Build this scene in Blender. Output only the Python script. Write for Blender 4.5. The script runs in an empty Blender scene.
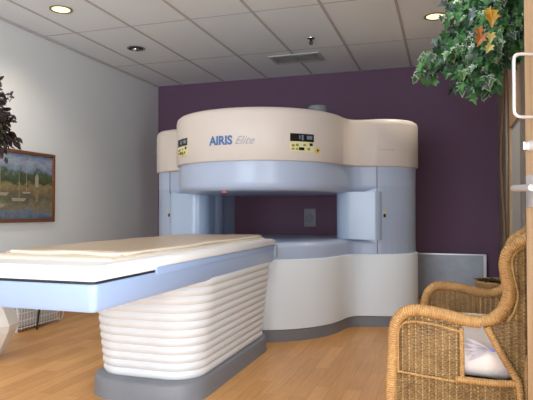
import bpy, bmesh, math, random
from mathutils import Vector, Matrix
from math import pi, sin, cos, sqrt
random.seed(7)
S = bpy.context.scene
COL = S.collection

# ------------------------------------------------------------ materials
def lin(c):
    return tuple(((v/255)/12.92 if v/255 <= .04045 else ((v/255+.055)/1.055)**2.4) for v in c) + (1,)
def mat(name, rgb, rough=.5, metal=0, coat=0, noise=0, nscale=20, bump=0, bscale=60, spec=.5, sheen=0):
    m = bpy.data.materials.new(name); m.use_nodes = True
    nt = m.node_tree; b = nt.nodes['Principled BSDF']
    b.inputs['Base Color'].default_value = lin(rgb)
    b.inputs['Roughness'].default_value = rough
    b.inputs['Metallic'].default_value = metal
    b.inputs['Coat Weight'].default_value = coat
    b.inputs['Specular IOR Level'].default_value = spec
    b.inputs['Sheen Weight'].default_value = sheen
    tc = nt.nodes.new('ShaderNodeTexCoord')
    n = nt.nodes.new('ShaderNodeTexNoise'); n.inputs['Scale'].default_value = nscale; n.inputs['Detail'].default_value = 4
    nt.links.new(tc.outputs['Object'], n.inputs['Vector'])
    mx = nt.nodes.new('ShaderNodeMix'); mx.data_type = 'RGBA'; mx.blend_type = 'MIX'
    c = lin(rgb)
    k = max(noise, .015)
    mx.inputs['A'].default_value = tuple(v*(1-k) for v in c[:3])+(1,)
    mx.inputs['B'].default_value = tuple(min(1, v*(1+k)) for v in c[:3])+(1,)
    nt.links.new(n.outputs['Fac'], mx.inputs['Factor'])
    nt.links.new(mx.outputs['Result'], b.inputs['Base Color'])
    if bump:
        n2 = nt.nodes.new('ShaderNodeTexNoise'); n2.inputs['Scale'].default_value = bscale
        nt.links.new(tc.outputs['Object'], n2.inputs['Vector'])
        bp = nt.nodes.new('ShaderNodeBump'); bp.inputs['Strength'].default_value = bump; bp.inputs['Distance'].default_value = .005
        nt.links.new(n2.outputs['Fac'], bp.inputs['Height']); nt.links.new(bp.outputs['Normal'], b.inputs['Normal'])
    return m
def emit(name, rgb, st):
    m = bpy.data.materials.new(name); m.use_nodes = True
    b = m.node_tree.nodes['Principled BSDF']
    b.inputs['Base Color'].default_value = lin(rgb)
    b.inputs['Emission Color'].default_value = lin(rgb); b.inputs['Emission Strength'].default_value = st
    return m

M = {}
M['wall'] = mat('grey_wall_paint', (228, 233, 234), .8, noise=.02, nscale=3, bump=.05, bscale=200)
M['purple'] = mat('plum_wall_paint', (112, 86, 110), .7, spec=.25, noise=.03, nscale=3, bump=.05, bscale=200)
M['beige'] = mat('beige_plastic', (213, 204, 197), .38, spec=.4)
M['base'] = mat('off_white_plastic', (230, 238, 244), .4, spec=.4)
M['blue'] = mat('pale_blue_plastic', (172, 186, 210), .3, spec=.5)
M['tblue'] = mat('table_blue_plastic', (156, 180, 218), .3)
M['blue_in'] = mat('light_blue_plastic', (168, 187, 212), .25, spec=.5)
M['bluegrey'] = mat('blue_grey_plastic', (164, 177, 200), .28, spec=.5)
M['kick'] = mat('grey_rubber', (122, 124, 130), .5, noise=.04)
M['white'] = mat('white_plastic', (236, 236, 236), .35)
M['bellows'] = mat('white_vinyl', (220, 221, 222), .5)
M['pad'] = mat('tan_vinyl', (188, 168, 142), .32, noise=.05, nscale=6, bump=.35, bscale=7)
M['sheet'] = mat('white_sheet', (222, 212, 196), .7, bump=.3, bscale=25)
M['dark'] = mat('dark_gap', (40, 42, 48), .6)
M['black'] = mat('black_plastic', (20, 20, 22), .35)
M['blackm'] = mat('black_metal', (28, 28, 30), .4, metal=.4)
M['cream'] = mat('cream_label', (222, 216, 170), .5, noise=.1, nscale=60)
M['yellow'] = mat('yellow_sticker', (226, 200, 40), .5)
M['olive'] = mat('olive_print', (150, 140, 60), .5)
M['lcd'] = mat('display_grey', (120, 130, 150), .2)
M['txtblue'] = mat('blue_print', (70, 112, 165), .5)
M['txtgrey'] = mat('grey_print', (165, 165, 178), .5)
M['red'] = mat('red_lens', (210, 90, 90), .3)
M['chrome'] = mat('chrome', (225, 226, 228), .16, metal=1)
M['nickel'] = mat('brushed_nickel', (214, 214, 218), .28, metal=.65)
M['brass'] = mat('aged_brass', (170, 125, 60), .4, metal=.8)
M['galv'] = mat('galvanised_steel', (150, 156, 166), .42, metal=.55, noise=.22, nscale=9, bump=.1, bscale=30)
M['vent'] = mat('vent_grey', (125, 125, 130), .5)
M['outlet'] = mat('grey_plate', (140, 138, 148), .45)
M['trimring'] = mat('light_trim', (150, 140, 110), .35, metal=.5)
M['lamp_on'] = emit('lamp_glow', (255, 240, 180), 1.8)
M['lamp_off'] = mat('lamp_reflector', (170, 170, 172), .2, metal=.9)
M['greypipe'] = mat('grey_duct', (124, 132, 136), .5)
M['doorwood'] = None
M['frame'] = mat('door_frame_paint', (150, 140, 130), .5, noise=.03)
M['glass'] = mat('frosted_glass', (196, 200, 198), .35)
M['cushion'] = mat('white_cushion_fabric', (216, 204, 198), .85, noise=.03, nscale=30, bump=.3, bscale=30, sheen=.3)
M['cushion_print'] = mat('blue_grey_leaf_print', (172, 166, 172), .85)
M['cushion_blue'] = mat('blue_flower_print', (130, 128, 185), .85)
M['trunk'] = mat('brown_bark', (110, 84, 60), .8, noise=.2, nscale=40, bump=.5, bscale=50)
M['moss'] = mat('dark_moss', (44, 48, 36), .9, noise=.3, nscale=50)
M['soil'] = mat('soil', (60, 46, 36), .95, noise=.3, nscale=50)
M['potwhite'] = mat('cream_ceramic', (226, 222, 214), .4)
for k, c in dict(leaf_green=(52, 112, 58), leaf_dark=(30, 74, 46), leaf_mid=(84, 142, 78), leaf_pale=(172, 192, 164),
                 leaf_blue=(84, 112, 108), leaf_yellow=(226, 172, 48), leaf_orange=(200, 122, 50), leaf_cream=(220, 205, 120),
                 leaf_maroon=(66, 44, 44), leaf_plum=(52, 36, 40), leaf_olive=(66, 66, 44)).items():
    M[k] = mat(k, tuple(v*.86 for v in c), .42, noise=.15, nscale=30)

def nodes(m): return m.node_tree.nodes, m.node_tree.links
def laminate():
    m = bpy.data.materials.new('oak_laminate'); m.use_nodes = True
    N, L = nodes(m); b = N['Principled BSDF']
    tc = N.new('ShaderNodeTexCoord'); mp = N.new('ShaderNodeMapping'); mp.inputs['Rotation'].default_value = (0, 0, pi/2)
    L.new(tc.outputs['Object'], mp.inputs['Vector'])
    br = N.new('ShaderNodeTexBrick'); br.inputs['Scale'].default_value = 1; br.inputs['Brick Width'].default_value = .62
    br.inputs['Row Height'].default_value = .095; br.inputs['Mortar Size'].default_value = .0012; br.inputs['Mortar Smooth'].default_value = .3
    br.offset = .37; br.inputs['Bias'].default_value = 0
    br.inputs['Color1'].default_value = lin((208, 150, 88)); br.inputs['Color2'].default_value = lin((228, 172, 108)); br.inputs['Mortar'].default_value = lin((165, 118, 78))
    L.new(mp.outputs['Vector'], br.inputs['Vector'])
    mp2 = N.new('ShaderNodeMapping'); mp2.inputs['Scale'].default_value = (2.5, 40, 1); mp2.inputs['Rotation'].default_value = (0, 0, 0)
    L.new(mp.outputs['Vector'], mp2.inputs['Vector'])
    no = N.new('ShaderNodeTexNoise'); no.inputs['Scale'].default_value = 1.5; no.inputs['Detail'].default_value = 6
    L.new(mp2.outputs['Vector'], no.inputs['Vector'])
    rp = N.new('ShaderNodeValToRGB'); rp.color_ramp.elements[0].position = .3; rp.color_ramp.elements[0].color = (.72, .68, .62, 1)
    rp.color_ramp.elements[1].position = .65; rp.color_ramp.elements[1].color = (1, 1, 1, 1)
    L.new(no.outputs['Fac'], rp.inputs['Fac'])
    mx = N.new('ShaderNodeMix'); mx.data_type = 'RGBA'; mx.blend_type = 'MULTIPLY'; mx.inputs['Factor'].default_value = .55
    L.new(br.outputs['Color'], mx.inputs['A']); L.new(rp.outputs['Color'], mx.inputs['B'])
    L.new(mx.outputs['Result'], b.inputs['Base Color']); b.inputs['Roughness'].default_value = .34; b.inputs['Specular IOR Level'].default_value = .35
    return m
def doorwood():
    m = bpy.data.materials.new('light_oak_veneer'); m.use_nodes = True
    N, L = nodes(m); b = N['Principled BSDF']
    tc = N.new('ShaderNodeTexCoord'); mp = N.new('ShaderNodeMapping'); mp.inputs['Scale'].default_value = (30, 30, 1.2)
    L.new(tc.outputs['Object'], mp.inputs['Vector'])
    no = N.new('ShaderNodeTexNoise'); no.inputs['Scale'].default_value = 1.5; no.inputs['Detail'].default_value = 5
    L.new(mp.outputs['Vector'], no.inputs['Vector'])
    rp = N.new('ShaderNodeValToRGB'); rp.color_ramp.elements[0].position = .3; rp.color_ramp.elements[0].color = lin((168, 138, 104))
    rp.color_ramp.elements[1].position = .7; rp.color_ramp.elements[1].color = lin((196, 170, 136))
    L.new(no.outputs['Fac'], rp.inputs['Fac']); L.new(rp.outputs['Color'], b.inputs['Base Color']); b.inputs['Roughness'].default_value = .4
    return m
def ceiling_mat():
    m = mat('acoustic_tile', (234, 242, 248), .9, noise=.04, nscale=60, bump=.15, bscale=90)
    return m
def wicker(name, c1, c2, along='v'):
    m = bpy.data.materials.new(name); m.use_nodes = True
    N, L = nodes(m); b = N['Principled BSDF']
    uv = N.new('ShaderNodeUVMap')
    tc = N.new('ShaderNodeTexCoord')
    no = N.new('ShaderNodeTexNoise'); no.inputs['Scale'].default_value = 70; no.inputs['Detail'].default_value = 3
    L.new(tc.outputs['Object'], no.inputs['Vector'])
    no3 = N.new('ShaderNodeTexNoise'); no3.inputs['Scale'].default_value = 12; no3.inputs['Detail'].default_value = 2
    L.new(tc.outputs['Object'], no3.inputs['Vector'])
    ad = N.new('ShaderNodeMath'); ad.operation = 'ADD'; L.new(no.outputs['Fac'], ad.inputs[0]); L.new(no3.outputs['Fac'], ad.inputs[1])
    hf = N.new('ShaderNodeMath'); hf.operation = 'MULTIPLY'; hf.inputs[1].default_value = .5; L.new(ad.outputs[0], hf.inputs[0])
    rp = N.new('ShaderNodeValToRGB'); rp.color_ramp.elements[0].position = .28; rp.color_ramp.elements[0].color = lin(c1)
    rp.color_ramp.elements[1].position = .72; rp.color_ramp.elements[1].color = lin(c2)
    L.new(hf.outputs[0], rp.inputs['Fac'])
    b.inputs['Roughness'].default_value = .38; b.inputs['Specular IOR Level'].default_value = .5
    if along == 'wrap':
        wv = N.new('ShaderNodeTexWave'); wv.wave_type = 'BANDS'; wv.bands_direction = 'DIAGONAL'; wv.inputs['Scale'].default_value = 1
        mp = N.new('ShaderNodeMapping'); mp.inputs['Scale'].default_value = (7, .628, 1)
        L.new(uv.outputs['UV'], mp.inputs['Vector']); 
        rt = N.new('ShaderNodeMapping'); rt.inputs['Rotation'].default_value = (0, 0, 0)
        L.new(mp.outputs['Vector'], rt.inputs['Vector']); L.new(rt.outputs['Vector'], wv.inputs['Vector'])
        wv.inputs['Distortion'].default_value = .6; wv.inputs['Detail'].default_value = 1
        mx = N.new('ShaderNodeMix'); mx.data_type = 'RGBA'; mx.blend_type = 'MULTIPLY'; mx.inputs['Factor'].default_value = .2
        L.new(rp.outputs['Color'], mx.inputs['A']); L.new(wv.outputs['Color'], mx.inputs['B']); L.new(mx.outputs['Result'], b.inputs['Base Color'])
        bp = N.new('ShaderNodeBump'); bp.inputs['Strength'].default_value = .6; bp.inputs['Distance'].default_value = .004
        L.new(wv.outputs['Fac'], bp.inputs['Height']); L.new(bp.outputs['Normal'], b.inputs['Normal'])
    else:
        L.new(rp.outputs['Color'], b.inputs['Base Color'])
    return m
def painting_mat():
    m = bpy.data.materials.new('landscape_painting'); m.use_nodes = True
    N, L = nodes(m); b = N['Principled BSDF']
    uv = N.new('ShaderNodeUVMap'); sp = N.new('ShaderNodeSeparateXYZ')
    no = N.new('ShaderNodeTexNoise'); no.inputs['Scale'].default_value = 11; no.inputs['Detail'].default_value = 5
    mp = N.new('ShaderNodeMapping'); mp.inputs['Scale'].default_value = (1, .8, 1)
    L.new(uv.outputs['UV'], mp.inputs['Vector']); L.new(mp.outputs['Vector'], no.inputs['Vector'])
    L.new(uv.outputs['UV'], sp.inputs['Vector'])
    s = N.new('ShaderNodeMath'); s.operation = 'SUBTRACT'; s.inputs[1].default_value = .5; L.new(no.outputs['Fac'], s.inputs[0])
    s2 = N.new('ShaderNodeMath'); s2.operation = 'MULTIPLY'; s2.inputs[1].default_value = .32; L.new(s.outputs[0], s2.inputs[0])
    a = N.new('ShaderNodeMath'); a.operation = 'ADD'; L.new(sp.outputs['Y'], a.inputs[0]); L.new(s2.outputs[0], a.inputs[1])
    rp = N.new('ShaderNodeValToRGB'); cr = rp.color_ramp
    pts = [(0, (66, 84, 112)), (.12, (108, 122, 138)), (.22, (128, 118, 92)), (.34, (96, 96, 78)), (.42, (120, 108, 76)), (.5, (142, 128, 90)),
           (.56, (64, 76, 46)), (.68, (78, 92, 66)), (.74, (120, 140, 160)), (.84, (150, 160, 172)), (1, (88, 120, 165))]
    cr.elements[0].position = 0; cr.elements[0].color = lin(pts[0][1]); cr.elements[1].position = 1; cr.elements[1].color = lin(pts[-1][1])
    for p, c in pts[1:-1]:
        e = cr.elements.new(p); e.color = lin(c)
    L.new(a.outputs[0], rp.inputs['Fac'])
    no2 = N.new('ShaderNodeTexNoise'); no2.inputs['Scale'].default_value = 30; L.new(uv.outputs['UV'], no2.inputs['Vector'])
    mx = N.new('ShaderNodeMix'); mx.data_type = 'RGBA'; mx.blend_type = 'OVERLAY'; mx.inputs['Factor'].default_value = .6
    L.new(rp.outputs['Color'], mx.inputs['A']); L.new(no2.outputs['Color'], mx.inputs['B'])
    L.new(mx.outputs['Result'], b.inputs['Base Color']); b.inputs['Roughness'].default_value = .5
    return m
M['floor'] = laminate(); M['doorwood'] = doorwood(); M['ceiling'] = ceiling_mat()
M['tbar'] = mat('ceiling_tbar', (190, 188, 190), .7)
M['tbar2'] = mat('ceiling_cross_tee', (196, 195, 198), .7)
M['weave'] = wicker('woven_rattan', (96, 70, 40), (168, 136, 90))
M['stake'] = wicker('rattan_stake', (120, 90, 52), (190, 156, 106))
M['wrap'] = wicker('wrapped_rattan', (150, 108, 60), (206, 162, 102), 'wrap')
M['woodframe'] = mat('brown_picture_frame', (118, 72, 42), .45, noise=.2, nscale=20)
M['painting'] = painting_mat()

# ------------------------------------------------------------ helpers
def link(o, parent=None):
    COL.objects.link(o)
    if parent is not None: o.parent = parent
    return o
def obj(name, bm, m, parent=None, smooth=True, angle=40):
    me = bpy.data.meshes.new(name)
    bmesh.ops.recalc_face_normals(bm, faces=bm.faces) if bm.faces else None
    bm.to_mesh(me); bm.free()
    for x in (m if isinstance(m, (list, tuple)) else [m]): me.materials.append(x)
    o = bpy.data.objects.new(name, me); link(o, parent)
    if smooth:
        me.polygons.foreach_set('use_smooth', [True]*len(me.polygons))
        try: me.set_sharp_from_angle(angle=math.radians(angle))
        except Exception: pass
    return o
def tag(o, label, cat, group=None, kind=None):
    o['label'] = label; o['category'] = cat
    if group: o['group'] = group
    if kind: o['kind'] = kind
    return o
def struct(o):
    o['kind'] = 'structure'; return o
def empty(name, label, cat, loc=(0, 0, 0), rz=0, group=None):
    o = bpy.data.objects.new(name, None); link(o); o.location = loc; o.rotation_euler = (0, 0, rz); o.empty_display_size = .1
    return tag(o, label, cat, group)
def box(bm, lo, hi, bev=0, seg=2, mi=0):
    vs = [bm.verts.new((x, y, z)) for x in (lo[0], hi[0]) for y in (lo[1], hi[1]) for z in (lo[2], hi[2])]
    fs = [bm.faces.new([vs[i] for i in q]) for q in ((0, 1, 3, 2), (4, 6, 7, 5), (0, 4, 5, 1), (2, 3, 7, 6), (0, 2, 6, 4), (1, 5, 7, 3))]
    for f in fs: f.material_index = mi
    if bev:
        es = list({e for f in fs for e in f.edges})
        bmesh.ops.bevel(bm, geom=es, offset=bev, segments=seg, affect='EDGES', profile=.5)
    return vs
def loft(bm, rings, cap0=True, cap1=True, closed=True, mi=0):
    R = [[bm.verts.new(p) for p in r] for r in rings]
    n = len(R[0])
    for a, b in zip(R, R[1:]):
        for i in range(n if closed else n-1):
            f = bm.faces.new((a[i], a[(i+1) % n], b[(i+1) % n], b[i])); f.material_index = mi
    if cap0: bm.faces.new(R[0][::-1]).material_index = mi
    if cap1: bm.faces.new(R[-1]).material_index = mi
    return R
def catmull(pts, n=8):
    P = [Vector(p) for p in pts]
    if len(P) < 3: return P
    out = []
    Q = [2*P[0]-P[1]] + P + [2*P[-1]-P[-2]]
    for i in range(1, len(Q)-2):
        for k in range(n):
            t = k/n
            out.append(.5*((2*Q[i]) + (Q[i+1]-Q[i-1])*t + (2*Q[i-1]-5*Q[i]+4*Q[i+1]-Q[i+2])*t*t + (3*Q[i]-Q[i-1]-3*Q[i+1]+Q[i+2])*t**3))
    out.append(P[-1]); return out
def tube(bm, path, r, seg=10, flat=1.0, smooth=8, closed=False, mi=0):
    P = catmull(path, smooth) if smooth else [Vector(p) for p in path]
    n = len(P); uvl = bm.loops.layers.uv.verify()
    nrm = None; rings = []; us = []; u = 0
    for i, p in enumerate(P):
        t = (P[min(i+1, n-1)]-P[max(i-1, 0)])
        if t.length < 1e-9: t = Vector((0, 0, 1))
        t.normalize()
        if nrm is None:
            nrm = t.cross(Vector((0, 1, 0)))
            if nrm.length < .1: nrm = t.cross(Vector((0, 0, 1)))
            nrm.normalize()
        nrm = (nrm - t*nrm.dot(t)).normalized()
        bi = t.cross(nrm)
        rr = r(i/(n-1)) if callable(r) else r
        rings.append([p + nrm*cos(2*pi*k/seg)*rr + bi*sin(2*pi*k/seg)*rr*flat for k in range(seg)])
        if i: u += (p-P[i-1]).length
        us.append(u)
    V = [[bm.verts.new(q) for q in rg] for rg in rings]
    for i in range(n-1):
        for k in range(seg):
            f = bm.faces.new((V[i][k], V[i][(k+1) % seg], V[i+1][(k+1) % seg], V[i+1][k])); f.material_index = mi
            for l, (uu, vv) in zip(f.loops, ((us[i], k/seg), (us[i], (k+1)/seg), (us[i+1], (k+1)/seg), (us[i+1], k/seg))):
                l[uvl].uv = (uu*10, vv)
    bm.faces.new(V[0][::-1]).material_index = mi; bm.faces.new(V[-1]).material_index = mi
def lathe(bm, prof, c=(0, 0), seg=32, mi=0, cap=True):
    rings = [[(c[0]+r*cos(2*pi*k/seg), c[1]+r*sin(2*pi*k/seg), z) for k in range(seg)] for r, z in prof]
    loft(bm, rings, cap, cap, mi=mi)
def rrect(x0, x1, y0, y1, r, n=6):
    pts = []
    for cx, cy, a0 in ((x1-r, y1-r, 0), (x0+r, y1-r, pi/2), (x0+r, y0+r, pi), (x1-r, y0+r, 3*pi/2)):
        for k in range(n+1):
            a = a0 + k/n*pi/2; pts.append((cx+r*cos(a), cy+r*sin(a)))
    return pts
B = bmesh.new

# ------------------------------------------------------------ room shell
XL, XR, YF, YB, HC = -3.95, .6, -5.5, 7.13, 2.88
b = B(); box(b, (XL-.12, YF-.12, -.1), (XR+.12, YB+.12, 0)); struct(obj('floor', b, M['floor'], smooth=False))
b = B(); box(b, (XL-.12, YF-.12, HC), (XR+.12, YB+.12, HC+.1)); struct(obj('ceiling', b, M['ceiling'], smooth=False))
b = B(); box(b, (XL-.12, YF-.12, 0), (XL, YB+.12, HC)); struct(obj('wall_left', b, M['wall'], smooth=False))
b = B(); box(b, (XL, YB, 0), (XR, YB+.12, HC)); struct(obj('wall_back', b, M['purple'], smooth=False))
# right wall with two doorways
D1 = (.16, 1.12); D2 = (4.83, 5.88)
b = B()
for y0, y1, z0 in ((YF-.12, D1[0], 0), (D1[0], D1[1], 2.12), (D1[1], D2[0], 0), (D2[0], D2[1], 2.6), (D2[1], YB+.12, 0)):
    box(b, (XR, y0, z0), (XR+.12, y1, HC))
struct(obj('wall_right', b, M['frame'], smooth=False))
# front wall (behind the camera) with a wide, unseen window assumed for the light
W = (-3.6, .3, .12, 2.3)
b = B()
box(b, (XL, YF-.12, 0), (W[0], YF, HC)); box(b, (W[1], YF-.12, 0), (XR, YF, HC))
box(b, (W[0], YF-.12, 0), (W[1], YF, W[2])); box(b, (W[0], YF-.12, W[3]), (W[1], YF, HC))
struct(obj('wall_front', b, M['wall'], smooth=False))
b = B()
for x in (W[0], W[0]+(W[1]-W[0])/3, W[0]+2*(W[1]-W[0])/3, W[1]-.05): box(b, (x, YF-.09, W[2]), (x+.05, YF-.03, W[3]))
for z in (W[2], W[3]-.05): box(b, (W[0], YF-.09, z), (W[1], YF-.03, z+.05))
struct(obj('assumed_window_1', b, M['white'], smooth=False))  # frame of the assumed window, added out of view
# baseboards
for nm, lo, hi in (('baseboard_left', (XL, YF, 0), (XL+.012, YB, .1)), ('baseboard_back', (XL+.012, YB-.012, 0), (XR, YB, .1))):
    b = B(); box(b, lo, hi, .003, 1); struct(obj(nm, b, M['kick'], smooth=False))
# ceiling grid: main tees run away from the camera, cross tees across
b = B()
x = -3.555
while x < XR:
    box(b, (x-.012, YF, HC-.006), (x+.012, YB, HC)); x += .632
struct(obj('trim_1', b, M['tbar'], smooth=False))
b = B()
y = 4.72-1.268*5
while y < YB:
    box(b, (XL, y-.009, HC-.0012), (XR, y+.009, HC)); y += 1.268
struct(obj('trim_2', b, M['tbar2'], smooth=False))
b = B(); box(b, (XL, YF, HC-.02), (XL+.02, YB-.02, HC)); struct(obj('trim_3', b, M['tbar2'], smooth=False))

# far doorway in right wall: wooden door with tall glass lite
b = B()
y0, y1 = D2
z1, g0, g1 = 2.6, .25, 1.87
X0 = XR-.01; X1 = XR+.05
st = .09
box(b, (X0, y0, 0), (X1, y0+st, z1)); box(b, (X0, y1-st, 0), (X1, y1, z1))
box(b, (X0, y0+st, g1), (X1, y1-st, z1)); box(b, (X0, y0+st, 0), (X1, y1-st, g0))
d2 = struct(obj('door_1', b, M['doorwood'], smooth=False))
b = B(); box(b, (X0+.02, y0+st, g0), (X0+.035, y1-st, g1)); obj('glass_pane', b, M['glass'], d2, smooth=False)
b = B()
box(b, (XR-.03, y1, 0), (XR, y1+.09, 2.7)); box(b, (XR-.03, y0-.09, 0), (XR, y0, 2.7)); box(b, (XR-.03, y0-.09, 2.6), (XR, y1+.09, 2.7))
struct(obj('trim_4', b, M['frame'], smooth=False))
b = B()
box(b, (XR-.02, D1[0]-.07, 0), (XR, D1[0], 2.19)); box(b, (XR-.02, D1[1], 0), (XR, D1[1]+.07, 2.19)); box(b, (XR-.02, D1[0]-.07, 2.12), (XR, D1[1]+.07, 2.19))
struct(obj('trim_5', b, M['doorwood'], smooth=False))

# near open door leaf with hardware
hinge = Vector((.575, 1.10)); free = Vector((.247, 1.965))
dd = (free-hinge); LW = dd.length; ang = math.atan2(dd.y, dd.x)
door = bpy.data.objects.new('door_2', None); link(door); door.location = (hinge.x, hinge.y, 0); door.rotation_euler = (0, 0, ang); struct(door)
# local: x along leaf from the hinge, y towards the left-hand face normal
b = B(); box(b, (0, -.044, .012), (LW, 0, 2.1), .003, 1); obj('door_leaf', b, M['doorwood'], door, smooth=False)
b = B(); box(b, (LW, -.043, .012), (LW+.002, -.001, 2.1)); obj('edge_band', b, M['dark'], door, smooth=False)
b = B()
px_ = LW-.062
zt, zb = 1.556, 1.358; so = .066
tube(b, [(px_, 0, zt), (px_, so-.022, zt), (px_, so-.006, zt-.006), (px_, so, zt-.022), (px_, so, (zt+zb)/2), (px_, so, zb+.022), (px_, so-.006, zb+.006), (px_, so-.022, zb), (px_, 0, zb)], .0056, 12, smooth=5)
obj('pull_handle', b, M['nickel'], door)
b = B(); box(b, (LW-.075, 0, 1.075), (LW-.012, .006, 1.178), .002, 2); lp = obj('lock_plate', b, M['nickel'], door)
b = B()
tube(b, [(LW-.05, .004, 1.135), (LW-.05, .06, 1.135)], .010, 14, smooth=0)
tube(b, [(LW-.045, .062, 1.135), (LW-.075, .064, 1.134), (LW-.15, .062, 1.132)], .0105, 12, smooth=5)
obj('lever_handle', b, M['nickel'], door)
b = B(); lathe(b, [(.018, 0), (.018, .006), (.012, .01)], seg=20); box(b, (-.003, -.013, .008), (.003, .013, .026), .002, 2)
for v in b.verts: x_, y_, z_ = v.co; v.co = (LW-.038+x_, z_, 1.27+y_)
obj('thumb_turn', b, M['nickel'], door)
b = B(); box(b, (LW+.0, -.036, 1.225), (LW+.004, -.008, 1.30), .001, 1); obj('latch_face', b, M['brass'], door)

# ------------------------------------------------------------ ceiling fixtures
def downlight(x, y, on, label):
    t = empty('recessed_downlight', label, 'ceiling light', (x, y, HC-.002), group=None)
    b = B(); lathe(b, [(.078, 0), (.1, -.002), (.1, -.007), (.094, -.009), (.08, -.006), (.078, 0)], seg=36, cap=False); obj('trim_ring', b, M['trimring'] if on else M['lamp_off'], t)
    if on:
        b = B(); lathe(b, [(.078, -.001), (.078, -.003), (.04, -.0045)], seg=32); obj('lens', b, M['lamp_on'], t)
    else:
        b = B(); lathe(b, [(.078, -.002), (.05, -.0045), (.047, -.012), (.042, -.014)], seg=32); obj('baffle', b, M['dark'], t)
        b = B(); lathe(b, [(.04, -.010), (.038, -.022), (.02, -.032), (.004, -.035)], seg=24); obj('bulb', b, M['chrome'], t)
    return t
downlight(-3.269, 4.125, True, 'lit round recessed downlight near the left wall')
downlight(-.081, 5.341, True, 'lit round recessed downlight above the green leafy tree on the right')
downlight(-3.257, 5.37, False, 'unlit chrome recessed downlight near the far left corner of the ceiling')
t = empty('ceiling_vent', 'grey louvred rectangular air vent in the ceiling near the purple wall', 'vent', (-1.66, 6.3, HC-.001))
b = B()
for lo, hi in (((-.3, -.17, -.012), (.3, -.14, 0)), ((-.3, .14, -.012), (.3, .17, 0)), ((-.3, -.14, -.012), (-.27, .14, 0)), ((.27, -.14, -.012), (.3, .14, 0))): box(b, lo, hi)
obj('vent_frame', b, M['tbar2'], t, smooth=False)
b = B()
for i in range(9):
    y = -.13+i*.0325
    r = [(-.27, y, -.01), (.27, y, -.01), (.27, y+.022, -.001), (-.27, y+.022, -.001)]
    v = [b.verts.new(q) for q in r] + [b.verts.new((q[0], q[1], q[2]-.003)) for q in r]
    for q in ((0, 1, 2, 3), (7, 6, 5, 4), (0, 4, 5, 1), (1, 5, 6, 2), (2, 6, 7, 3), (3, 7, 4, 0)): b.faces.new([v[i] for i in q])
obj('louvre', b, M['vent'], t, smooth=False)
t = empty('fire_sprinkler', 'small pendent fire sprinkler head hanging from the ceiling', 'sprinkler', (-1.327, 5.622, HC-.001))
b = B(); lathe(b, [(.042, 0), (.04, -.006), (.02, -.012)], seg=24); obj('escutcheon', b, M['chrome'], t)
b = B(); lathe(b, [(.012, -.01), (.012, -.03), (.008, -.034), (.008, -.05)], seg=14)
tube(b, [(.012, 0, -.03), (.018, 0, -.045), (.004, 0, -.062)], .003, 6); tube(b, [(-.012, 0, -.03), (-.018, 0, -.045), (-.004, 0, -.062)], .003, 6)
lathe(b, [(.02, -.062), (.022, -.065), (.005, -.067)], seg=16); obj('nozzle', b, M['blackm'], t)

# ------------------------------------------------------------ wall outlet
t = empty('wall_outlet', 'grey rectangular outlet plate with a round socket on the purple wall', 'outlet', (-1.70, YB, .985))
b = B(); box(b, (-.077, -.008, -.118), (.077, 0, .118), .004, 2); obj('cover_plate', b, M['outlet'], t)
b = B(); lathe(b, [(.055, 0), (.055, .005), (.044, .008), (.044, .003), (.006, .003)], seg=28)
for v in b.verts: x_, y_, z_ = v.co; v.co = (x_, -.008-z_, y_)
obj('socket', b, M['kick'], t)

# ------------------------------------------------------------ MRI scanner
MC = (-1.68, 5.06); R0 = .80; CY = 5.58; RC = .37; CXS = {1: 1.045, -1: .99}
def sdf(x, y):
    d = math.hypot(x, y-MC[1])-R0
    for s in (-1, 1):
        e = math.hypot(x-s*CXS[s], y-CY)-RC
        k = .34; h = max(k-abs(d-e), 0)/k
        d = min(d, e)-h*h*k*.25
    # back infill between the columns
    e = max(abs(x)-1, abs(y-5.72)-.25)
    d = min(d, e)
    return d
OC = (0, 5.45)
def outline(off, n=220):
    pts = []
    for k in range(n):
        a = 2*pi*k/n; lo, hi = 0, 2.2
        # march from inside out to the last crossing
        r = .2
        while sdf(OC[0]+r*cos(a), OC[1]+r*sin(a)) < off and r < 2.2: r += .01
        lo, hi = r-.01, r
        for _ in range(12):
            m = (lo+hi)/2
            if sdf(OC[0]+m*cos(a), OC[1]+m*sin(a)) < off: lo = m
            else: hi = m
        pts.append((OC[0]+lo*cos(a), OC[1]+lo*sin(a)))
    return pts
_oc = {}
def ring(off, z):
    if off not in _oc: _oc[off] = outline(off)
    return [(x, y, z) for x, y in _oc[off]]
mri = empty('mri_scanner', 'large open beige and pale blue MRI scanner with round overhead magnet', 'medical scanner', (MC[0], 0, 0))
b = B(); loft(b, [ring(.0, 0), ring(.0, .092), ring(-.012, .1)]); obj('toe_kick', b, M['kick'], mri)
b = B(); loft(b, [ring(.008, .1), ring(.008, .655), ring(.004, .668), ring(-.02, .67)]); obj('base_cover', b, M['base'], mri)
b = B(); loft(b, [ring(-.012, .668), ring(-.012, .76), ring(-.02, .785), ring(-.04, .803), ring(-.08, .81)]); obj('lower_magnet_cover', b, M['blue'], mri)
b = B(); loft(b, [ring(-.09, 1.236), ring(-.055, 1.238), ring(-.028, 1.252), ring(-.014, 1.276), ring(-.01, 1.31), ring(-.01, 1.487)]); obj('upper_magnet_cover', b, M['blue'], mri)
b = B(); loft(b, [ring(-.01, 1.483), ring(.006, 1.485), ring(.014, 1.495), ring(.014, 1.875), ring(.006, 1.908), ring(-.015, 1.926), ring(-.05, 1.934)]); obj('top_cover', b, M['beige'], mri)
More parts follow.
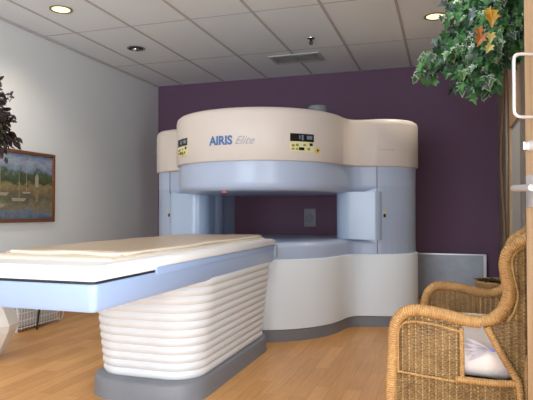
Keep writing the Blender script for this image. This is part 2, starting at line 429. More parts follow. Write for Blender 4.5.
for s in (-1, 1):
    b = B()
    rg = [[(s*CXS[s]+(RC-.012)*cos(a), CY+(RC-.012)*sin(a), z) for a in [2*pi*k/64 for k in range(64)]] for z in (.66, 1.48)]
    loft(b, rg); obj('column', b, M['bluegrey'], mri)
    b = B()
    xi, xo = (.68, 1.115) if s > 0 else (.655, 1.06)
    rr = []
    for cx, cy, r_, q in ((xo-.03, 6.05-.03, .03, 0), (xi+.03, 6.05-.03, .03, 1), (xi+.15, 5.165+.15, .15, 2), (xo-.06, 5.165+.06, .06, 3)):
        for k in range(11):
            a = (q+k/10)*pi/2; rr.append((s*(cx+r_*cos(a)), cy+r_*sin(a)))
    loft(b, [[(x, y, z) for x, y in rr] for z in (.805, 1.25)]); p = obj('support_post', b, M['blue_in'], mri)
    xs = s*1.075; k_ = xs-s*CXS[s]; ys = CY-sqrt((RC-.0)**2-k_*k_)
    for za, zb_ in ((.672, .80), (1.25, 1.483)):
        b = B(); box(b, (xs-.0025, ys+.006, za), (xs+.0025, ys+.03, zb_)); obj('panel_seam', b, M['dark'], mri, smooth=False)
    # warning sticker on the column
    b = B()
    for (z0, z1_, mi) in ((1.045, 1.07, 0), (1.01, 1.043, 1)):
        f = []
        for k in range(4):
            a = s*.275-.03+.06*k/3
            for z in (z0, z1_): f.append((s*CXS[s]+(RC-.009)*sin(a), CY-(RC-.009)*cos(a), z))
        vs = [b.verts.new(q) for q in f]
        for k in range(3): b.faces.new((vs[2*k], vs[2*k+2], vs[2*k+3], vs[2*k+1])).material_index = mi
    obj('warning_sticker', b, [M['yellow'], M['black']], mri)
    # control panel, curved with the cover
    Rp = R0+.014
    def patch(bm, a0, a1, z0, z1, off, mi=0, n=6, th=.003):
        ri = []
        for k in range(n+1):
            a = a0+(a1-a0)*k/n
            ri.append([(r*sin(a), MC[1]-r*cos(a), z) for r, z in ((Rp+off-th, z0), (Rp+off, z0), (Rp+off, z1), (Rp+off-th, z1))])
        loft(bm, ri, mi=mi)
    a0, a1 = (.605, .885) if s > 0 else (-.885, -.605)
    b = B(); patch(b, a0, a1, 1.56, 1.713, .002); cp = obj('control_panel', b, M['cream'], mri)
    b = B(); patch(b, a0+.003, a1-.003, 1.645, 1.71, .005); ds = obj('display', b, M['black'], cp)
    for aa, ab, za, zb_ in ((.1, .115, 1.665, 1.695), (.13, .15, 1.655, 1.7), (.19, .255, 1.665, 1.695)):
        b = B(); patch(b, a0+aa, a0+ab, za, zb_, .0065); obj('readout', b, M['lcd'], cp)
    for aa, zz, w, h in ((.02, 1.6, .03, .02), (.02, 1.575, .03, .014), (.065, 1.605, .03, .02), (.065, 1.575, .025, .014), (.15, 1.61, .03, .014), (.2, 1.575, .03, .02)):
        b = B(); patch(b, a0+aa, a0+aa+w, zz, zz+h, .005); obj('button', b, M['olive'], cp)
    b = B(); patch(b, a0+.1, a0+.16, 1.572, 1.596, .006); obj('switch_window', b, M['black'], cp)
    b = B(); patch(b, a0+.225, a0+.26, 1.612, 1.634, .006); obj('switch_window', b, M['black'], cp)
    b = B()
    am = a1+.045 if s > 0 else a0+.17
    n = 20; zc = 1.578
    vs = [b.verts.new(((Rp+.007)*sin(am+.028*cos(2*pi*k/n)), MC[1]-(Rp+.007)*cos(am+.028*cos(2*pi*k/n)), zc+.022*sin(2*pi*k/n))) for k in range(n)]
    b.faces.new(vs); patch(b, am-.012, am+.012, zc-.008, zc+.009, .009, 1); obj('warning_sticker', b, [M['yellow'], M['black']], mri)
# lettering
def text_on(body, size, a_start, z, width, height, shear, m, R, c, name, parent, off=.0015, bold=0):
    cu = bpy.data.curves.new(name, 'FONT'); cu.body = body; cu.size = size; cu.shear = shear; cu.resolution_u = 3; cu.offset = bold
    o = bpy.data.objects.new(name, cu); COL.objects.link(o)
    bpy.context.view_layer.update()
    me = bpy.data.meshes.new_from_object(o.evaluated_get(bpy.context.evaluated_depsgraph_get()))
    COL.objects.unlink(o); bpy.data.objects.remove(o)
    bm = B(); bm.from_mesh(me); bpy.data.meshes.remove(me)
    bmesh.ops.triangulate(bm, faces=bm.faces)
    xs = [v.co.x for v in bm.verts]; ys = [v.co.y for v in bm.verts]
    x0, x1, y0_, y1_ = min(xs), max(xs), min(ys), max(ys)
    for v in bm.verts:
        s_ = (v.co.x-x0)/(x1-x0)*width; zz = z+(v.co.y-y0_)/(y1_-y0_)*height
        a = a_start+s_/R
        v.co = (c[0]+(R+off)*sin(a), c[1]-(R+off)*cos(a), zz)
    me2 = bpy.data.meshes.new(name); bm.to_mesh(me2); bm.free(); me2.materials.append(m)
    o = bpy.data.objects.new(name, me2); link(o, parent); return o
text_on('AIRIS', .1, -.255, 1.615, .222, .078, 0, M['txtblue'], R0+.014, (0, MC[1]), 'logo_lettering', mri, .004, .004)
text_on('Elite', .1, .045, 1.618, .165, .066, .5, M['txtgrey'], R0+.014, (0, MC[1]), 'script_lettering', mri, .004)
text_on('HITACHI', .1, .11, 1.628, .145, .017, 0, M['txtgrey'], RC+.014, (CXS[1], CY), 'maker_lettering', mri, .004)
# underside laser lens, duct on top
b = B(); lathe(b, [(.03, 0), (.03, .012), (.02, .016)], c=(.0, 0), seg=18)
for v in b.verts: v.co = (v.co.x-.10, v.co.y+4.36, 1.236-v.co.z+.0)
obj('laser_lens', b, M['red'], mri)
b = B(); lathe(b, [(.09, 1.91), (.09, 2.085), (.085, 2.09)], c=(.50, 5.28), seg=32); obj('duct', b, M['greypipe'], mri)

# ------------------------------------------------------------ patient table
TX0, TX1, TY0, TY1 = -2.06, -1.28, 1.82, 4.16
tb = empty('patient_table', 'long white and pale blue patient table on a ribbed white bellows column', 'examination table', ((TX0+TX1)/2, 3.2, 0))
ox, oy = -(TX0+TX1)/2, -3.2
def tl(rings): return [[(x+ox, y+oy, z) for x, y, z in r] for r in rings]
def rings_rr(x0, x1, y0, y1, r, prof, n=8):
    out = []
    for off, z in prof: out.append([(x, y, z) for x, y in rrect(x0-off, x1+off, y0-off, y1+off, max(.01, r+off), n)])
    return out
b = B(); loft(b, tl(rings_rr(-2.02, -1.31, 2.73, 4.235, .22, [(.005, 0), (0, .03), (0, .095), (-.008, .108), (-.02, .112)], 10))); obj('plinth', b, M['kick'], tb)
b = B()
prof = []
nr = 12; z0, z1_ = .11, .68
for i in range(nr*8+1):
    t = i/(nr*8); z = z0+(z1_-z0)*t
    prof.append((-.036+.012*abs(sin(pi*t*nr))**.8+.062*t, z))
b2 = rings_rr(-2.02, -1.31, 2.79, 4.2, .21, prof, 14)
loft(b, tl(b2)) if False else None
b = B(); loft(b, tl(b2)); obj('bellows', b, M['bellows'], tb, angle=80)
b = B(); loft(b, tl(rings_rr(TX0, TX1, TY0, TY1, .03, [(-.03, .668), (-.01, .672), (0, .69), (.002, .773), (-.004, .779)], 6))); obj('table_frame', b, M['tblue'], tb)
b = B(); loft(b, tl(rings_rr(TX0+.015, TX1-.015, TY0+.015, TY1-.01, .03, [(0, .77), (0, .795)], 4))); obj('shadow_gap', b, M['dark'], tb)
b = B(); loft(b, tl(rings_rr(TX0, TX1, TY0, TY1, .03, [(-.004, .791), (.0, .795), (.0, .842), (-.006, .849), (-.02, .851)], 6))); obj('tabletop', b, M['white'], tb)
for xx in (TX1-.02, TX0-.006):
    b = B(); box(b, (xx+ox, 2.31+oy, .809), (xx+.033+ox, TY1-.02+oy, .843), .003, 2); obj('side_rail', b, M['white'], tb)
b = B(); box(b, (TX1-.01+ox, 2.30+oy, .765), (TX1+.005+ox, TY1-.01+oy, .803), .003, 2); obj('side_cover', b, M['tblue'], tb)
b = B(); box(b, (TX0+.02+ox, TY1-.01+oy, .69), (TX1-.02+ox, TY1+.055+oy, .80), .006, 2); box(b, (TX1-.12+ox, TY1+oy, .69), (TX1+.01+ox, TY1+.075+oy, .796), .008, 2); obj('docking_block', b, M['bluegrey'], tb)

# mattress pad (rests on the table)
def pad_mesh(x0, x1, y0, y1, z0, z1, nx=28, ny=70, amp=.006, seed=1, ragged=.006):
    bm = B(); rnd = random.Random(seed)
    ph = [rnd.uniform(0, 6.3) for _ in range(8)]
    def h(u, v, x, y):
        e = min(u, 1-u)*(x1-x0); g = min(v, 1-v)*(y1-y0)
        ed = min(e, g); rr = .03
        fall = 1 if ed > rr else sqrt(max(0, 1-(1-ed/rr)**2))
        w = amp*(sin(x*11+ph[0]+2*sin(y*1.7))+.8*sin(y*5.3+x*6+ph[1])+.6*sin(y*13+ph[2]+3*x))
        return z0+(z1-z0)*fall+w*fall
    T = []
    for i in range(nx+1):
        u = i/nx; col = []
        uu = .5-.5*cos(pi*u)
        for j in range(ny+1):
            v = .5-.5*cos(pi*j/ny)
            x = x0+(x1-x0)*uu; y = y0+(y1-y0)*v
            xo = x+ragged*sin(y*7+ph[3])*(1 if uu > .97 else (-1 if uu < .03 else 0))
            yo = y+ragged*sin(x*9+ph[4])*(1 if v < .02 else 0)
            col.append(bm.verts.new((xo, yo, h(uu, v, x, y))))
        T.append(col)
    for i in range(nx):
        for j in range(ny): bm.faces.new((T[i][j], T[i+1][j], T[i+1][j+1], T[i][j+1]))
    bd = [T[i][0] for i in range(nx+1)]+[T[nx][j] for j in range(1, ny+1)]+[T[i][ny] for i in range(nx-1, -1, -1)]+[T[0][j] for j in range(ny-1, 0, -1)]
    lo = [bm.verts.new((v.co.x, v.co.y, z0-.001)) for v in bd]
    for k in range(len(bd)): bm.faces.new((bd[k], bd[(k+1) % len(bd)], lo[(k+1) % len(bd)], lo[k]))
    bm.faces.new(lo[::-1])
    return bm
pm = empty('mattress_pad', 'thin tan vinyl pad with crumpled white edges lying on the patient table', 'mattress', (-1.67, 3, .852))
b = pad_mesh(-.355, .33, -.98, 1.12, .0, .012, amp=.0006, seed=3, ragged=.006); obj('underlay_sheet', b, M['sheet'], pm)
b = pad_mesh(-.345, .30, -.86, 1.1, .012, .032, amp=.0018, seed=5, ragged=.012); obj('pad_cover', b, M['pad'], pm)
b = B(); 
tube(b, [(.30, -.8, .018), (.308, -.2, .018), (.302, .1, .022), (.308, .5, .018), (.302, 1.0, .020)], .008, 8)
tube(b, [(-.3, -.855, .020), (-.1, -.875, .018), (.08, -.86, .022), (.2, -.872, .018), (.28, -.85, .018), (.30, -.8, .018)], .009, 8)
obj('piping', b, M['sheet'], pm)

# ------------------------------------------------------------ steel box by the back wall
t = empty('metal_enclosure', 'low galvanised steel enclosure against the purple wall behind the wicker chair', 'metal box', (-.05, YB-.07, 0))
b = B(); box(b, (-.62, -.05, 0), (.50, .055, .56), .006, 2); obj('body', b, M['galv'], t)
b = B(); box(b, (-.6, -.056, .03), (.475, -.05, .545), .002, 1); obj('front_panel', b, M['galv'], t)
b = B(); box(b, (.47, -.062, .0), (.505, -.05, .552), .002, 1); box(b, (-.62, -.062, .545), (.505, -.05, .562), .002, 1); obj('edge_trim', b, M['nickel'], t)

# ------------------------------------------------------------ wicker armchair
th = math.radians(-6.7)
ch = empty('wicker_armchair', 'honey brown wicker armchair with rolled arms and a pale seat cushion', 'armchair', (-.20, 2.24, 0), th)
CW = .79           # spacing between the two arm planes
def inside(poly, x, y):
    c = False; n = len(poly)
    for i in range(n):
        x1, y1 = poly[i]; x2, y2 = poly[(i+1) % n]
        if (y1 > y) != (y2 > y) and x < (x2-x1)*(y-y1)/(y2-y1)+x1: c = not c
    return c
def weave(poly, place, holes=(), su=.025, sv=.0068):
    """woven panel: flat strands over round stakes; place(u, v, w) -> local point"""
    bm = B()
    us = [p[0] for p in poly]; vs = [p[1] for p in poly]
    u0, u1, v0, v1 = min(us), max(us), min(vs), max(vs)
    def ok(u, v): return inside(poly, u, v) and not any(inside(h, u, v) for h in holes)
    nu = int((u1-u0)/su)+1
    for i in range(nu+1):
        u = u0+i*su; run = []
        st_ = .012; k = 0
        while v0+k*st_ <= v1+st_:
            v = v0+k*st_
            if ok(u, v): run.append(v)
            else:
                if len(run) > 1: tube(bm, [place(u, run[0]-.008, 0), place(u, run[-1]+.008, 0)], .0034, 5, smooth=0, mi=1)
                run = []
            k += 1
        if len(run) > 1: tube(bm, [place(u, run[0]-.008, 0), place(u, run[-1]+.008, 0)], .0034, 5, smooth=0, mi=1)
    nv = int((v1-v0)/sv)+1; q = 4
    for j in range(nv+1):
        v = v0+j*sv; prev = None; ph = j % 2
        hh = sv*.46; off = random.uniform(-.0004, .0004)
        for i in range(nu*q+1):
            u = u0+i*su/q
            if ok(u, v):
                w = .0022*cos(pi*(i/q)+pi*ph)+.0032*cos(2*pi*(i/q))+off
                cs = [bm.verts.new(place(u, v+hh, w-.0012)), bm.verts.new(place(u, v, w+.0018)), bm.verts.new(place(u, v-hh, w-.0012)), bm.verts.new(place(u, v, w-.0022))]
                if prev:
                    for a in range(4): bm.faces.new((prev[a], prev[(a+1) % 4], cs[(a+1) % 4], cs[a]))
                prev = cs
            else: prev = None
    return bm
WV = [M['weave'], M['stake']]
roll = [(-.008, 0.0), (-.009, .32), (0, .517), (.008, .610), (.036, .660), (.086, .680), (.179, .673), (.269, .656), (.325, .653), (.372, .672), (.406, .712), (.422, .76), (.417, .813), (.410, .867), (.420, .914), (.452, .944), (.495, .976)]
frontp = [(.0, .02), (.0, .61), (.05, .668), (.18, .665), (.27, .648), (.33, .645)]
for k, y in enumerate((0, CW)):
    s = 1 if k == 0 else -1            # outward is -y for the near one
    out = -s
    r = empty.__call__ if False else None
    b = B(); tube(b, [(x, y, z) for x, z in roll[:9]], .0232, 14, smooth=6); ar = obj('arm_roll', b, M['wrap'], ch)
    b = B(); tube(b, [(x, y+(.015*s if i > 3 else .004*i*s), z) for i, (x, z) in enumerate(roll[8:])]
              + [(.52, y+.09*s, 1.035), (.545, y+.2*s, 1.07), (.55, CW/2+.001*s, 1.085)], lambda t: .0222+.003*sin(pi*min(1, t*1.6)), 14, smooth=6); obj('wing_roll', b, M['wrap'], ch)
    # arm side panel with an opening and skirt
    outer = [(.012, .05), (.012, .600), (.04, .648), (.09, .664), (.18, .66), (.27, .64), (.31, .64), (.352, .612), (.452, .44), (.452, .05)]
    hole = [(.262, .645), (.262, .437), (.447, .437), (.35, .63), (.31, .65)]
    holes = [hole]
    if k == 1: holes = [[(.262, .63), (.262, .53), (.405, .53), (.372, .63)]]
    b = weave(outer, lambda u, v, w, y=y, o=out: (u, y+o*w, v), holes); obj('arm_panel', b, WV, ch, smooth=True)
    b = B()
    yo = y+out*.010
    tube(b, [(.022, yo, .435), (.022, yo, .58), (.034, yo, .617), (.07, yo, .636), (.15, yo, .633), (.235, yo, .617), (.256, yo, .612)], .0052, 8, smooth=5)
    tube(b, [(.256, yo, .628), (.258, yo, .53), (.258, yo, .432)], .0085, 8, smooth=3)
    tube(b, [(.022, yo, .44), (.13, yo, .432), (.25, yo, .426)], .0045, 8, smooth=3)
    obj('rattan_edging', b, M['wrap'], ch)
    b = B()
    tube(b, [(.345, yo, .638), (.362, yo, .605), (.400, yo, .535), (.438, yo, .468), (.452, yo, .43), (.46, yo, .30), (.462, yo, .0)], .0135, 10, smooth=5)
    tube(b, [(.235, yo, .436), (.30, yo, .436), (.37, yo, .437), (.45, yo, .445)], .013, 10, smooth=4)
    obj('side_brace', b, M['wrap'], ch)
    # slatted opening visible under the far arm
    if k == 1:
        for i in range(5):
            b = B(); tube(b, [(.275+i*.024, y, .52), (.275+i*.024, y, .645)], .0055, 6, smooth=0); obj('slat', b, M['stake'], ch)
    # wing side panel between the wing roll and the back
    wing = [(.345, .65), (.40, .69), (.425, .76), (.418, .86), (.425, .91), (.46, .95), (.52, .99), (.56, .99), (.545, .6), (.515, .44), (.468, .42)]
    b = weave(wing, lambda u, v, w, y=y, o=out, s=s: (u, y+s*.004+o*w+s*.16*max(0, u-.40), v)); obj('wing_panel', b, WV, ch)
    b = B(); tube(b, [(.415, yo+.012*s, .66), (.437, yo+.013*s, .70), (.45, yo+.014*s, .76), (.437, yo+.014*s, .83), (.432, yo+.014*s, .88), (.447, yo+.016*s, .915), (.49, yo+.02*s, .945)], .0045, 8, smooth=5); obj('rattan_edging', b, M['wrap'], ch)
    b = B(); tube(b, [(.475, yo+.02*s, 0), (.478, yo+.02*s, .45), (.50, yo+.02*s, .60), (.53, y+.04*s, .9), (.545, y+.06*s, 1.0)], .014, 10, smooth=5); obj('leg', b, M['wrap'], ch)
    b = B(); lathe(b, [(.03, 0), (.031, .02), (.027, .03)], c=(-.008, y), seg=16); obj('foot', b, M['stake'], ar)
# back: curved woven panel
backp = [(.03, .40), (.03, .93), (.08, 1.0), (.2, 1.06), (CW/2, 1.08), (CW-.2, 1.06), (CW-.08, 1.0), (CW-.03, .93), (CW-.03, .40)]
b = weave(backp, lambda u, v, w: (.475+.14*(v-.4)+.05*sin(pi*u/CW)-w, u, v), su=.026, sv=.0085); obj('backrest', b, WV, ch)
# front apron and seat
b = weave([(.02, .06), (.02, .41), (CW-.02, .41), (CW-.02, .06)], lambda u, v, w: (.0-w, u, v), su=.026, sv=.0085); obj('apron', b, WV, ch)
b = B(); tube(b, [(-.006, .0, .415), (-.012, CW/2, .42), (-.006, CW, .415)], .017, 12, smooth=6); obj('front_rail', b, M['wrap'], ch)
b = weave([(.0, .01), (.0, CW-.01), (.5, CW-.01), (.5, .01)], lambda u, v, w: (u, v, .40+w), su=.03, sv=.0095); obj('seat', b, WV, ch)
# cushion
def cushion_bm(x0, x1, y0, y1, z0, z1, n=24, p=3.2):
    bm = B(); ringsT = []
    cx, cy, cz = (x0+x1)/2, (y0+y1)/2, (z0+z1)/2
    m = 18
    rings = []
    for j in range(1, m):
        ph = -pi/2+pi*j/m
        row = []
        for i in range(n*2):
            a = 2*pi*i/(n*2)
            def sp(v, e): return math.copysign(abs(v)**e, v)
            cr = sp(cos(ph), .3)
            row.append((cx+(x1-x0)/2*cr*sp(cos(a), .42), cy+(y1-y0)/2*cr*sp(sin(a), .42), cz+(z1-z0)/2*sp(sin(ph), .8)*(1+.06*sin(5*a))))
        rings.append(row)
    loft(bm, rings); return bm
cu = empty('seat_cushion', 'off-white seat cushion with faint blue leaf print lying in the wicker armchair', 'cushion', (-.20, 2.24, 0), th)
b = cushion_bm(.03, .475, .03, CW-.03, .414, .57); obj('cushion_body', b, M['cushion'], cu)
# leaf fronds printed on the near side of the cushion
b = B()
def frond(bm, x, z, ang, ln, wd, mi=0):
    n = 6; y = .0255
    dx, dz = cos(ang), sin(ang); a_, c_ = [], []
    for i in range(n+1):
        t = i/n; w = wd*sin(pi*t)**.8*.5
        a_.append(bm.verts.new((x+dx*ln*t-dz*w, y, z+dz*ln*t+dx*w))); c_.append(bm.verts.new((x+dx*ln*t+dz*w, y, z+dz*ln*t-dx*w)))
    for i in range(n):
        f = bm.faces.new((a_[i], a_[i+1], c_[i+1], c_[i])); f.material_index = mi
for an in (2.75, 3.0, 3.25, 3.5, 3.75): frond(b, .35, .55, an, .09, .014)
frond(b, .345, .553, -.3, .03, .013, 1)
obj('leaf_print', b, [M['cushion_print'], M['cushion_blue']], cu)

# ------------------------------------------------------------ artificial trees
IVY = [(0, -.1), (.22, -.28), (.5, -.2), (.34, .06), (.62, .3), (.3, .38), (.2, .62), (0, 1.0), (-.2, .62), (-.3, .38), (-.62, .3), (-.34, .06), (-.5, -.2), (-.22, -.28)]
OVAL = [(0, -.1), (.2, .08), (.3, .35), (.24, .65), (0, 1.0), (-.24, .65), (-.3, .35), (-.2, .08)]
def leaf(bm, pos, d, nrm, size, shape, mi, rim=None):
    d = d.normalized(); nrm = (nrm-d*nrm.dot(d))
    if nrm.length < .01: nrm = d.orthogonal()
    nrm.normalize(); sx = d.cross(nrm)
    def P(x, y): return pos+sx*x*size+d*y*size+nrm*(abs(x)*.28-.25*y*y)*size
    c = bm.verts.new(P(0, .3)); k = .78 if rim is not None else 1
    inner = [bm.verts.new(P(x*k, .3+(y-.3)*k)) for x, y in shape]
    n = len(shape)
    for i in range(n): bm.faces.new((c, inner[i], inner[(i+1) % n])).material_index = mi
    if rim is not None:
        o = [bm.verts.new(P(x, y)) for x, y in shape]
        for i in range(n): bm.faces.new((inner[i], o[i], o[(i+1) % n], inner[(i+1) % n])).material_index = rim
def rv(a=1): return Vector((random.gauss(0, a), random.gauss(0, a), random.gauss(0, a)))
def branch_path(a, c, droop, n=9):
    a, c = Vector(a), Vector(c); mid = (a+c)/2+Vector((0, 0, droop))
    return [(1-t)**2*a+2*t*(1-t)*mid+t*t*c for t in [i/n for i in range(n+1)]]
def tree_mesh(tips, top, count, spread, size, shape, mats, rimp, parent, name, base_t=.3):
    bw = B(); bl = B()
    for tip, droop, mult in tips:
        P = branch_path(top, tip, droop)
        tube(bw, P, lambda t: .008*(1-t)+.002, 6, smooth=0)
        for i in range(int(count*mult)):
            t = base_t+(1-base_t)*random.random()**.8; f = t*(len(P)-1); k = min(int(f), len(P)-2)
            p = P[k].lerp(P[k+1], f-k); dr = (P[k+1]-P[k]).normalized()
            p = p+Vector((random.uniform(-1, 1), random.uniform(-1, 1), random.uniform(-1.1, .7)))*spread*(1.15-.5*t)
            if p.z > HC-.08: p.z = HC-.08-random.random()*.1
            p.x = min(p.x, XR-.09)
            d = dr*.6+Vector((0, 0, -.8))+rv(.55)
            n_ = Vector((-.3, -.9, .5))+rv(.55)
            mi = random.choices(range(len(mats)-1), weights=[5, 3, 2.4, 1.6][:len(mats)-1])[0]
            leaf(bl, p, d, n_, size*random.uniform(.75, 1.2), shape, mi, (len(mats)-1) if random.random() < rimp else None)
    obj('branch', bw, M['trunk'], parent); o = obj(name, bl, mats, parent, smooth=False); return o
# green tree in a wicker basket, right
TR = (.345, 3.78)
gt = empty('potted_tree', 'artificial green tree with drooping variegated ivy-like leaves in a tall wicker basket', 'potted plant', (TR[0], TR[1], 0))
def rel(p): return (p[0]-TR[0], p[1]-TR[1], p[2])
b = B(); tube(b, [(0, 0, .5), (.012, .01, .9), (-.008, .0, 1.4), (.01, -.06, 1.9), (-.03, -.2, 2.28)], lambda t: .010-.004*t, 10, smooth=6)
tube(b, [(.03, .02, .5), (.03, .015, 1.0), (.035, -.01, 1.5), (.02, -.08, 1.95), (-.02, -.2, 2.27)], lambda t: .006-.002*t, 10, smooth=6); obj('trunk', b, M['trunk'], gt)
tips = GT_TIPS = []
import math as _m
f_ = 554.; ya = math.radians(17.9)
def cam_pt(cx, cz, up):       # sideways and forward distance from the doorway, height
    return (cx*cos(ya)-cz*sin(ya), cx*sin(ya)+cz*cos(ya), up)
for (cx, cz, up, dr, mu) in (
        (.85, 3.05, 1.81, .05, .7), (.89, 3.1, 1.87, .02, .9), (.95, 3.2, 1.93, 0, .9), (1.04, 3.1, 2.12, .15, .8),
        (1.08, 2.95, 1.80, .34, 1.2), (1.12, 2.9, 1.73, .36, 1.2), (1.20, 3.0, 1.74, .34, 1.2), (1.24, 3.1, 1.84, .3, 1.1), (1.15, 2.85, 1.90, .3, 1.2),
        (1.28, 3.2, 1.93, .25, 1.2), (1.36, 3.3, 2.05, .2, 1.2), (1.22, 3.0, 2.05, .2, 1.4), (1.18, 3.3, 2.3, .1, 1.2), (1.27, 3.4, 2.5, .1, .8),
        (1.22, 3.6, 2.4, .1, .8), (1.35, 3.7, 2.2, .2, .8), (1.04, 3.3, 2.0, 0, .8), (1.2, 2.85, 2.2, .15, 1.2), (1.40, 3.15, 2.2, .2, 1.2), (1.34, 2.95, 1.98, .25, 1.2),
        (1.05, 2.98, 1.77, .2, 1.0), (1.09, 2.97, 1.72, .3, 1.0), (1.0, 3.0, 1.86, .15, .8), (1.15, 3.1, 2.0, .2, 1.3), (1.30, 3.05, 2.25, .1, 1.2), (1.38, 3.1, 1.9, .25, 1.2)):
    tips.append((rel(cam_pt(cx, cz, up)), dr, mu))
tree_mesh(tips, (-.03, -.25, 2.26), 108, .082, .048, IVY, [M['leaf_green'], M['leaf_dark'], M['leaf_mid'], M['leaf_blue'], M['leaf_pale']], .26, gt, 'foliage')
for (cx, cz, up, sz, mk, dx) in ((1.112, 2.72, 2.04, .068, 'leaf_yellow', .1), (1.06, 2.72, 1.93, .055, 'leaf_orange', -.3), (1.045, 2.71, 1.96, .045, 'leaf_orange', .3), (1.10, 2.70, 1.93, .045, 'leaf_cream', 0), (1.105, 2.72, 1.88, .04, 'leaf_cream', -.5), (1.09, 2.71, 2.05, .045, 'leaf_yellow', .6)):
    b = B(); leaf(b, Vector(rel(cam_pt(cx, cz, up))), Vector((dx, 0, -1)), Vector((.3, -1, .2)), sz, IVY, 0); obj('autumn_leaf', b, M[mk], gt, smooth=False)
b = B()
prof = [(.135, 0), (.14, .02)]
for i in range(60):
    t = i/59; prof.append((.135+.03*t+.004*(i % 2), .02+.58*t))
prof += [(.165, .61), (.165, .62), (.150, .62), (.148, .56)]
lathe(b, prof, seg=48); bk = obj('wicker_basket', b, M['weave'], gt)
b = B(); tube(b, [(.163*cos(a), .163*sin(a), .618) for a in [2*pi*i/32 for i in range(33)]], .012, 8, smooth=0); obj('basket_rim', b, M['wrap'], bk)
b = B(); lathe(b, [(.145, .555), (.145, .575), (.1, .6), (.03, .608)], seg=24)
for i in range(46):
    a = random.uniform(0, 2*pi); r_ = .15*sqrt(random.random()); leaf(b, Vector((r_*cos(a), r_*sin(a), .62)), Vector((cos(a), sin(a), .5)), Vector((0, 0, 1)), .04, OVAL, 0)
obj('moss', b, M['moss'], gt, smooth=False)

# maroon tree in a faceted pot, left
TL = (-3.2, 3.2)
mt = empty('potted_tree', 'dark maroon leafed artificial tree in a cream faceted pot by the left wall', 'potted plant', (TL[0], TL[1], 0))
b = B(); seg = 8
lathe(b, [(.12, 0), (.14, .02), (.235, .2), (.25, .25), (.18, .39), (.19, .43), (.17, .43), (.15, .38)], seg=seg); obj('pot', b, M['potwhite'], mt, angle=10)
b = B(); lathe(b, [(.145, .37), (.145, .395), (.02, .40)], seg=16); obj('soil', b, M['soil'], mt)
b = B(); tube(b, [(-.02, 0, .39), (-.03, .02, .8), (-.04, 0, 1.2), (-.03, .0, 1.6)], lambda t: .016-.006*t, 10); obj('trunk', b, M['trunk'], mt)
tips = []
for (dx, dy, z, dr) in ((.13, -.05, 1.84, .1), (.13, .02, 1.66, .15), (.13, 0, 1.50, .2), (.13, .08, 1.76, .1), (.12, -.12, 1.45, .2), (.05, .15, 1.95, .05), (-.15, .1, 1.85, .1), (-.25, 0, 1.6, .15), (-.12, -.2, 1.7, .1), (.08, .02, 2.0, .05), (.1, .2, 1.6, .15), (-.1, .05, 1.42, .2), (.15, -.1, 1.6, .15)):
    tips.append(((dx, dy, z), dr, 1))
tree_mesh(tips, (-.03, 0, 1.58), 95, .075, .05, OVAL, [M['leaf_maroon'], M['leaf_plum'], M['leaf_olive'], M['leaf_maroon']], 0, mt, 'foliage', .15)

# ------------------------------------------------------------ painting
t = empty('framed_painting', 'brown framed landscape painting of boats and trees by water on the left wall', 'painting', (XL, 4.35, 1.31))
PY0, PY1, PZ0, PZ1 = -.62, .53, -.352, .352; fw = .035
b = B()
for lo, hi in (((0, PY0, PZ1-fw), (.03, PY1, PZ1)), ((0, PY0, PZ0), (.03, PY1, PZ0+fw)), ((0, PY0, PZ0+fw), (.03, PY0+fw, PZ1-fw)), ((0, PY1-fw, PZ0+fw), (.03, PY1, PZ1-fw))): box(b, lo, hi, .004, 1)
obj('picture_frame', b, M['woodframe'], t)
b = B(); uvl = b.loops.layers.uv.verify()
box(b, (.002, PY0+fw, PZ0+fw), (.016, PY1-fw, PZ1-fw))
for f in b.faces:
    for l in f.loops: l[uvl].uv = ((l.vert.co.y-PY0)/(PY1-PY0), (l.vert.co.z-PZ0)/(PZ1-PZ0))
cv = obj('canvas', b, M['painting'], t, smooth=False)
b = B()
def quad(bm, pts, mi): bm.faces.new([bm.verts.new((.0175, y, z)) for y, z in pts]).material_index = mi
for y, z, w, h in ((.02, -.13, .20, .03), (-.22, -.08, .22, .03), (-.3, -.19, .3, .035), (.12, -.06, .12, .018)):
    quad(b, [(y-w/2, z+h/2), (y-w*.4, z-h/2), (y+w*.35, z-h/2), (y+w/2, z+h/2)], 0); quad(b, [(y-.003, z), (y+.003, z), (y+.003, z+.26), (y-.003, z+.26)], 0)
quad(b, [(.24, .0), (.29, .0), (.29, .1), (.265, .14), (.24, .1)], 0); quad(b, [(.25, -.15), (.28, -.15), (.28, -.02), (.25, -.02)], 1)
obj('painted_boats', b, [mat('cream_paint', (164, 156, 134), .6), mat('ochre_paint', (150, 124, 92), .6)], cv, smooth=False)

# ------------------------------------------------------------ white rack under the painting
t = empty('magazine_rack', 'low white wire rack with papers and black leg on the floor by the left wall', 'rack', (-3.72, 4.25, 0))
b = B()
for z in (.035, .10, .165, .23):
    P = rrect(-.14, .16, -.3, .3, .06, 4); tube(b, [(x, y, z) for x, y in P+[P[0]]], .005, 6, smooth=0)
for i in range(15): tube(b, [(.16, -.25+i*.036, .02), (.163, -.25+i*.036, .235)], .003, 5, smooth=0)
for sy in (-.3, .3): tube(b, [(.1, sy, .01), (.15, sy, .02), (.17, sy, .12), (.15, sy, .235)], .006, 6)
for sx, sy in ((-.12, -.28), (-.12, .28), (.14, .28), (.14, -.28)): tube(b, [(sx, sy, 0), (sx, sy, .04)], .006, 6, smooth=0)
obj('wire_basket', b, M['white'], t)
b = B(); box(b, (-.12, -.26, .045), (.145, .26, .2), .004, 1); box(b, (-.11, -.24, .2), (.13, .2, .215), .002, 1); obj('paper_stack', b, mat('grey_white_paper', (200, 198, 194), .8, noise=.25, nscale=25), t)
b = B(); tube(b, [(.19, -.02, .44), (.193, -.06, .2), (.2, -.1, .012), (.202, -.102, 0)], .009, 8); obj('leg', b, M['blackm'], t)
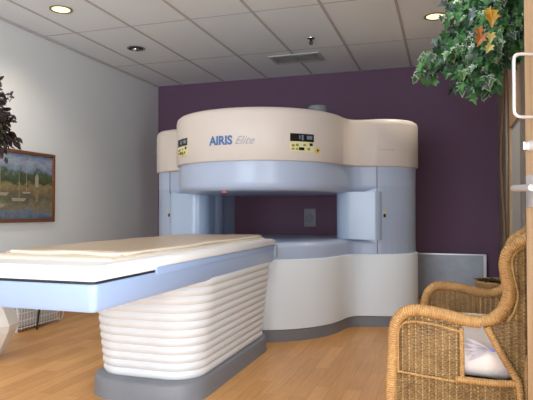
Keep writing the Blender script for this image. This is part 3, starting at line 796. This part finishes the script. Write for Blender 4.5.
b = B(); box(b, (-.12, -.25, .43), (.2, .1, .445), .004, 1); obj('top_shelf', b, M['blackm'], t)

# ------------------------------------------------------------ lights
def area(name, loc, rot, sx, sy, e, col):
    l = bpy.data.lights.new(name, 'AREA'); l.shape = 'RECTANGLE'; l.size = sx; l.size_y = sy; l.energy = e; l.color = col
    o = bpy.data.objects.new(name, l); link(o); o.location = loc; o.rotation_euler = rot; return o
def spot(name, loc, e, col, ang=100, blend=.6, r=.05, rot=(0, 0, 0)):
    l = bpy.data.lights.new(name, 'SPOT'); l.energy = e; l.color = col; l.spot_size = math.radians(ang); l.spot_blend = blend; l.shadow_soft_size = r
    o = bpy.data.objects.new(name, l); link(o); o.location = loc; o.rotation_euler = rot; return o
area('assumed_window_fill', ((W[0]+W[1])/2, YF-.02, (W[2]+W[3])/2), (pi/2, 0, 0), W[1]-W[0]-.1, W[3]-W[2]-.1, 290, (.80, .90, 1))  # added fill lamp in the assumed, unseen window behind the camera
area('doorway_fill', (XR+.10, (D1[0]+D1[1])/2, 1.06), (0, pi/2, 0), 2.0, .9, 115, (.86, .93, 1))  # fill lamp added at the doorway to brighten the right-hand sides
spot('downlight_left', (-3.269, 4.125, HC-.03), 34, (1, .86, .68), 135, .8)
for x_ in (-3.27, -.08):  # unseen fill spots without fixtures, added to even out the room light
    for y_ in (2.88, .4, -2.1): spot('ceiling_fill', (x_, y_, HC-.03), 36, (1, .95, .9), 150, .8)
spot('downlight_right', (-.081, 5.341, HC-.03), 55, (1, .88, .72), 110, .8)
l = bpy.data.lights.new('camera_flash', 'SPOT'); l.energy = 16; l.color = (1, .99, .98); l.shadow_soft_size = .02; l.spot_size = math.radians(95); l.spot_blend = .5
o = bpy.data.objects.new('camera_flash', l); link(o); o.location = (.05, .02, 1.12); o.rotation_euler = (pi/2+.02, 0, math.radians(17.9))
w = bpy.data.worlds.new('World'); S.world = w; w.use_nodes = True
w.node_tree.nodes['Background'].inputs['Color'].default_value = (.75, .85, 1, 1); w.node_tree.nodes['Background'].inputs['Strength'].default_value = .6

# ------------------------------------------------------------ camera
cd = bpy.data.cameras.new('camera'); co = bpy.data.objects.new('camera', cd); link(co)
co.location = (0, 0, 1.06); co.rotation_euler = (pi/2+math.atan(12/554), 0, math.radians(17.9))
cd.sensor_width = 36; cd.lens = 554/533*36; cd.clip_start = .02
S.camera = co
S.view_settings.view_transform = 'Standard'; S.view_settings.look = 'None'; S.view_settings.gamma = 1; S.view_settings.exposure = -.06
S.view_settings.use_curve_mapping = False
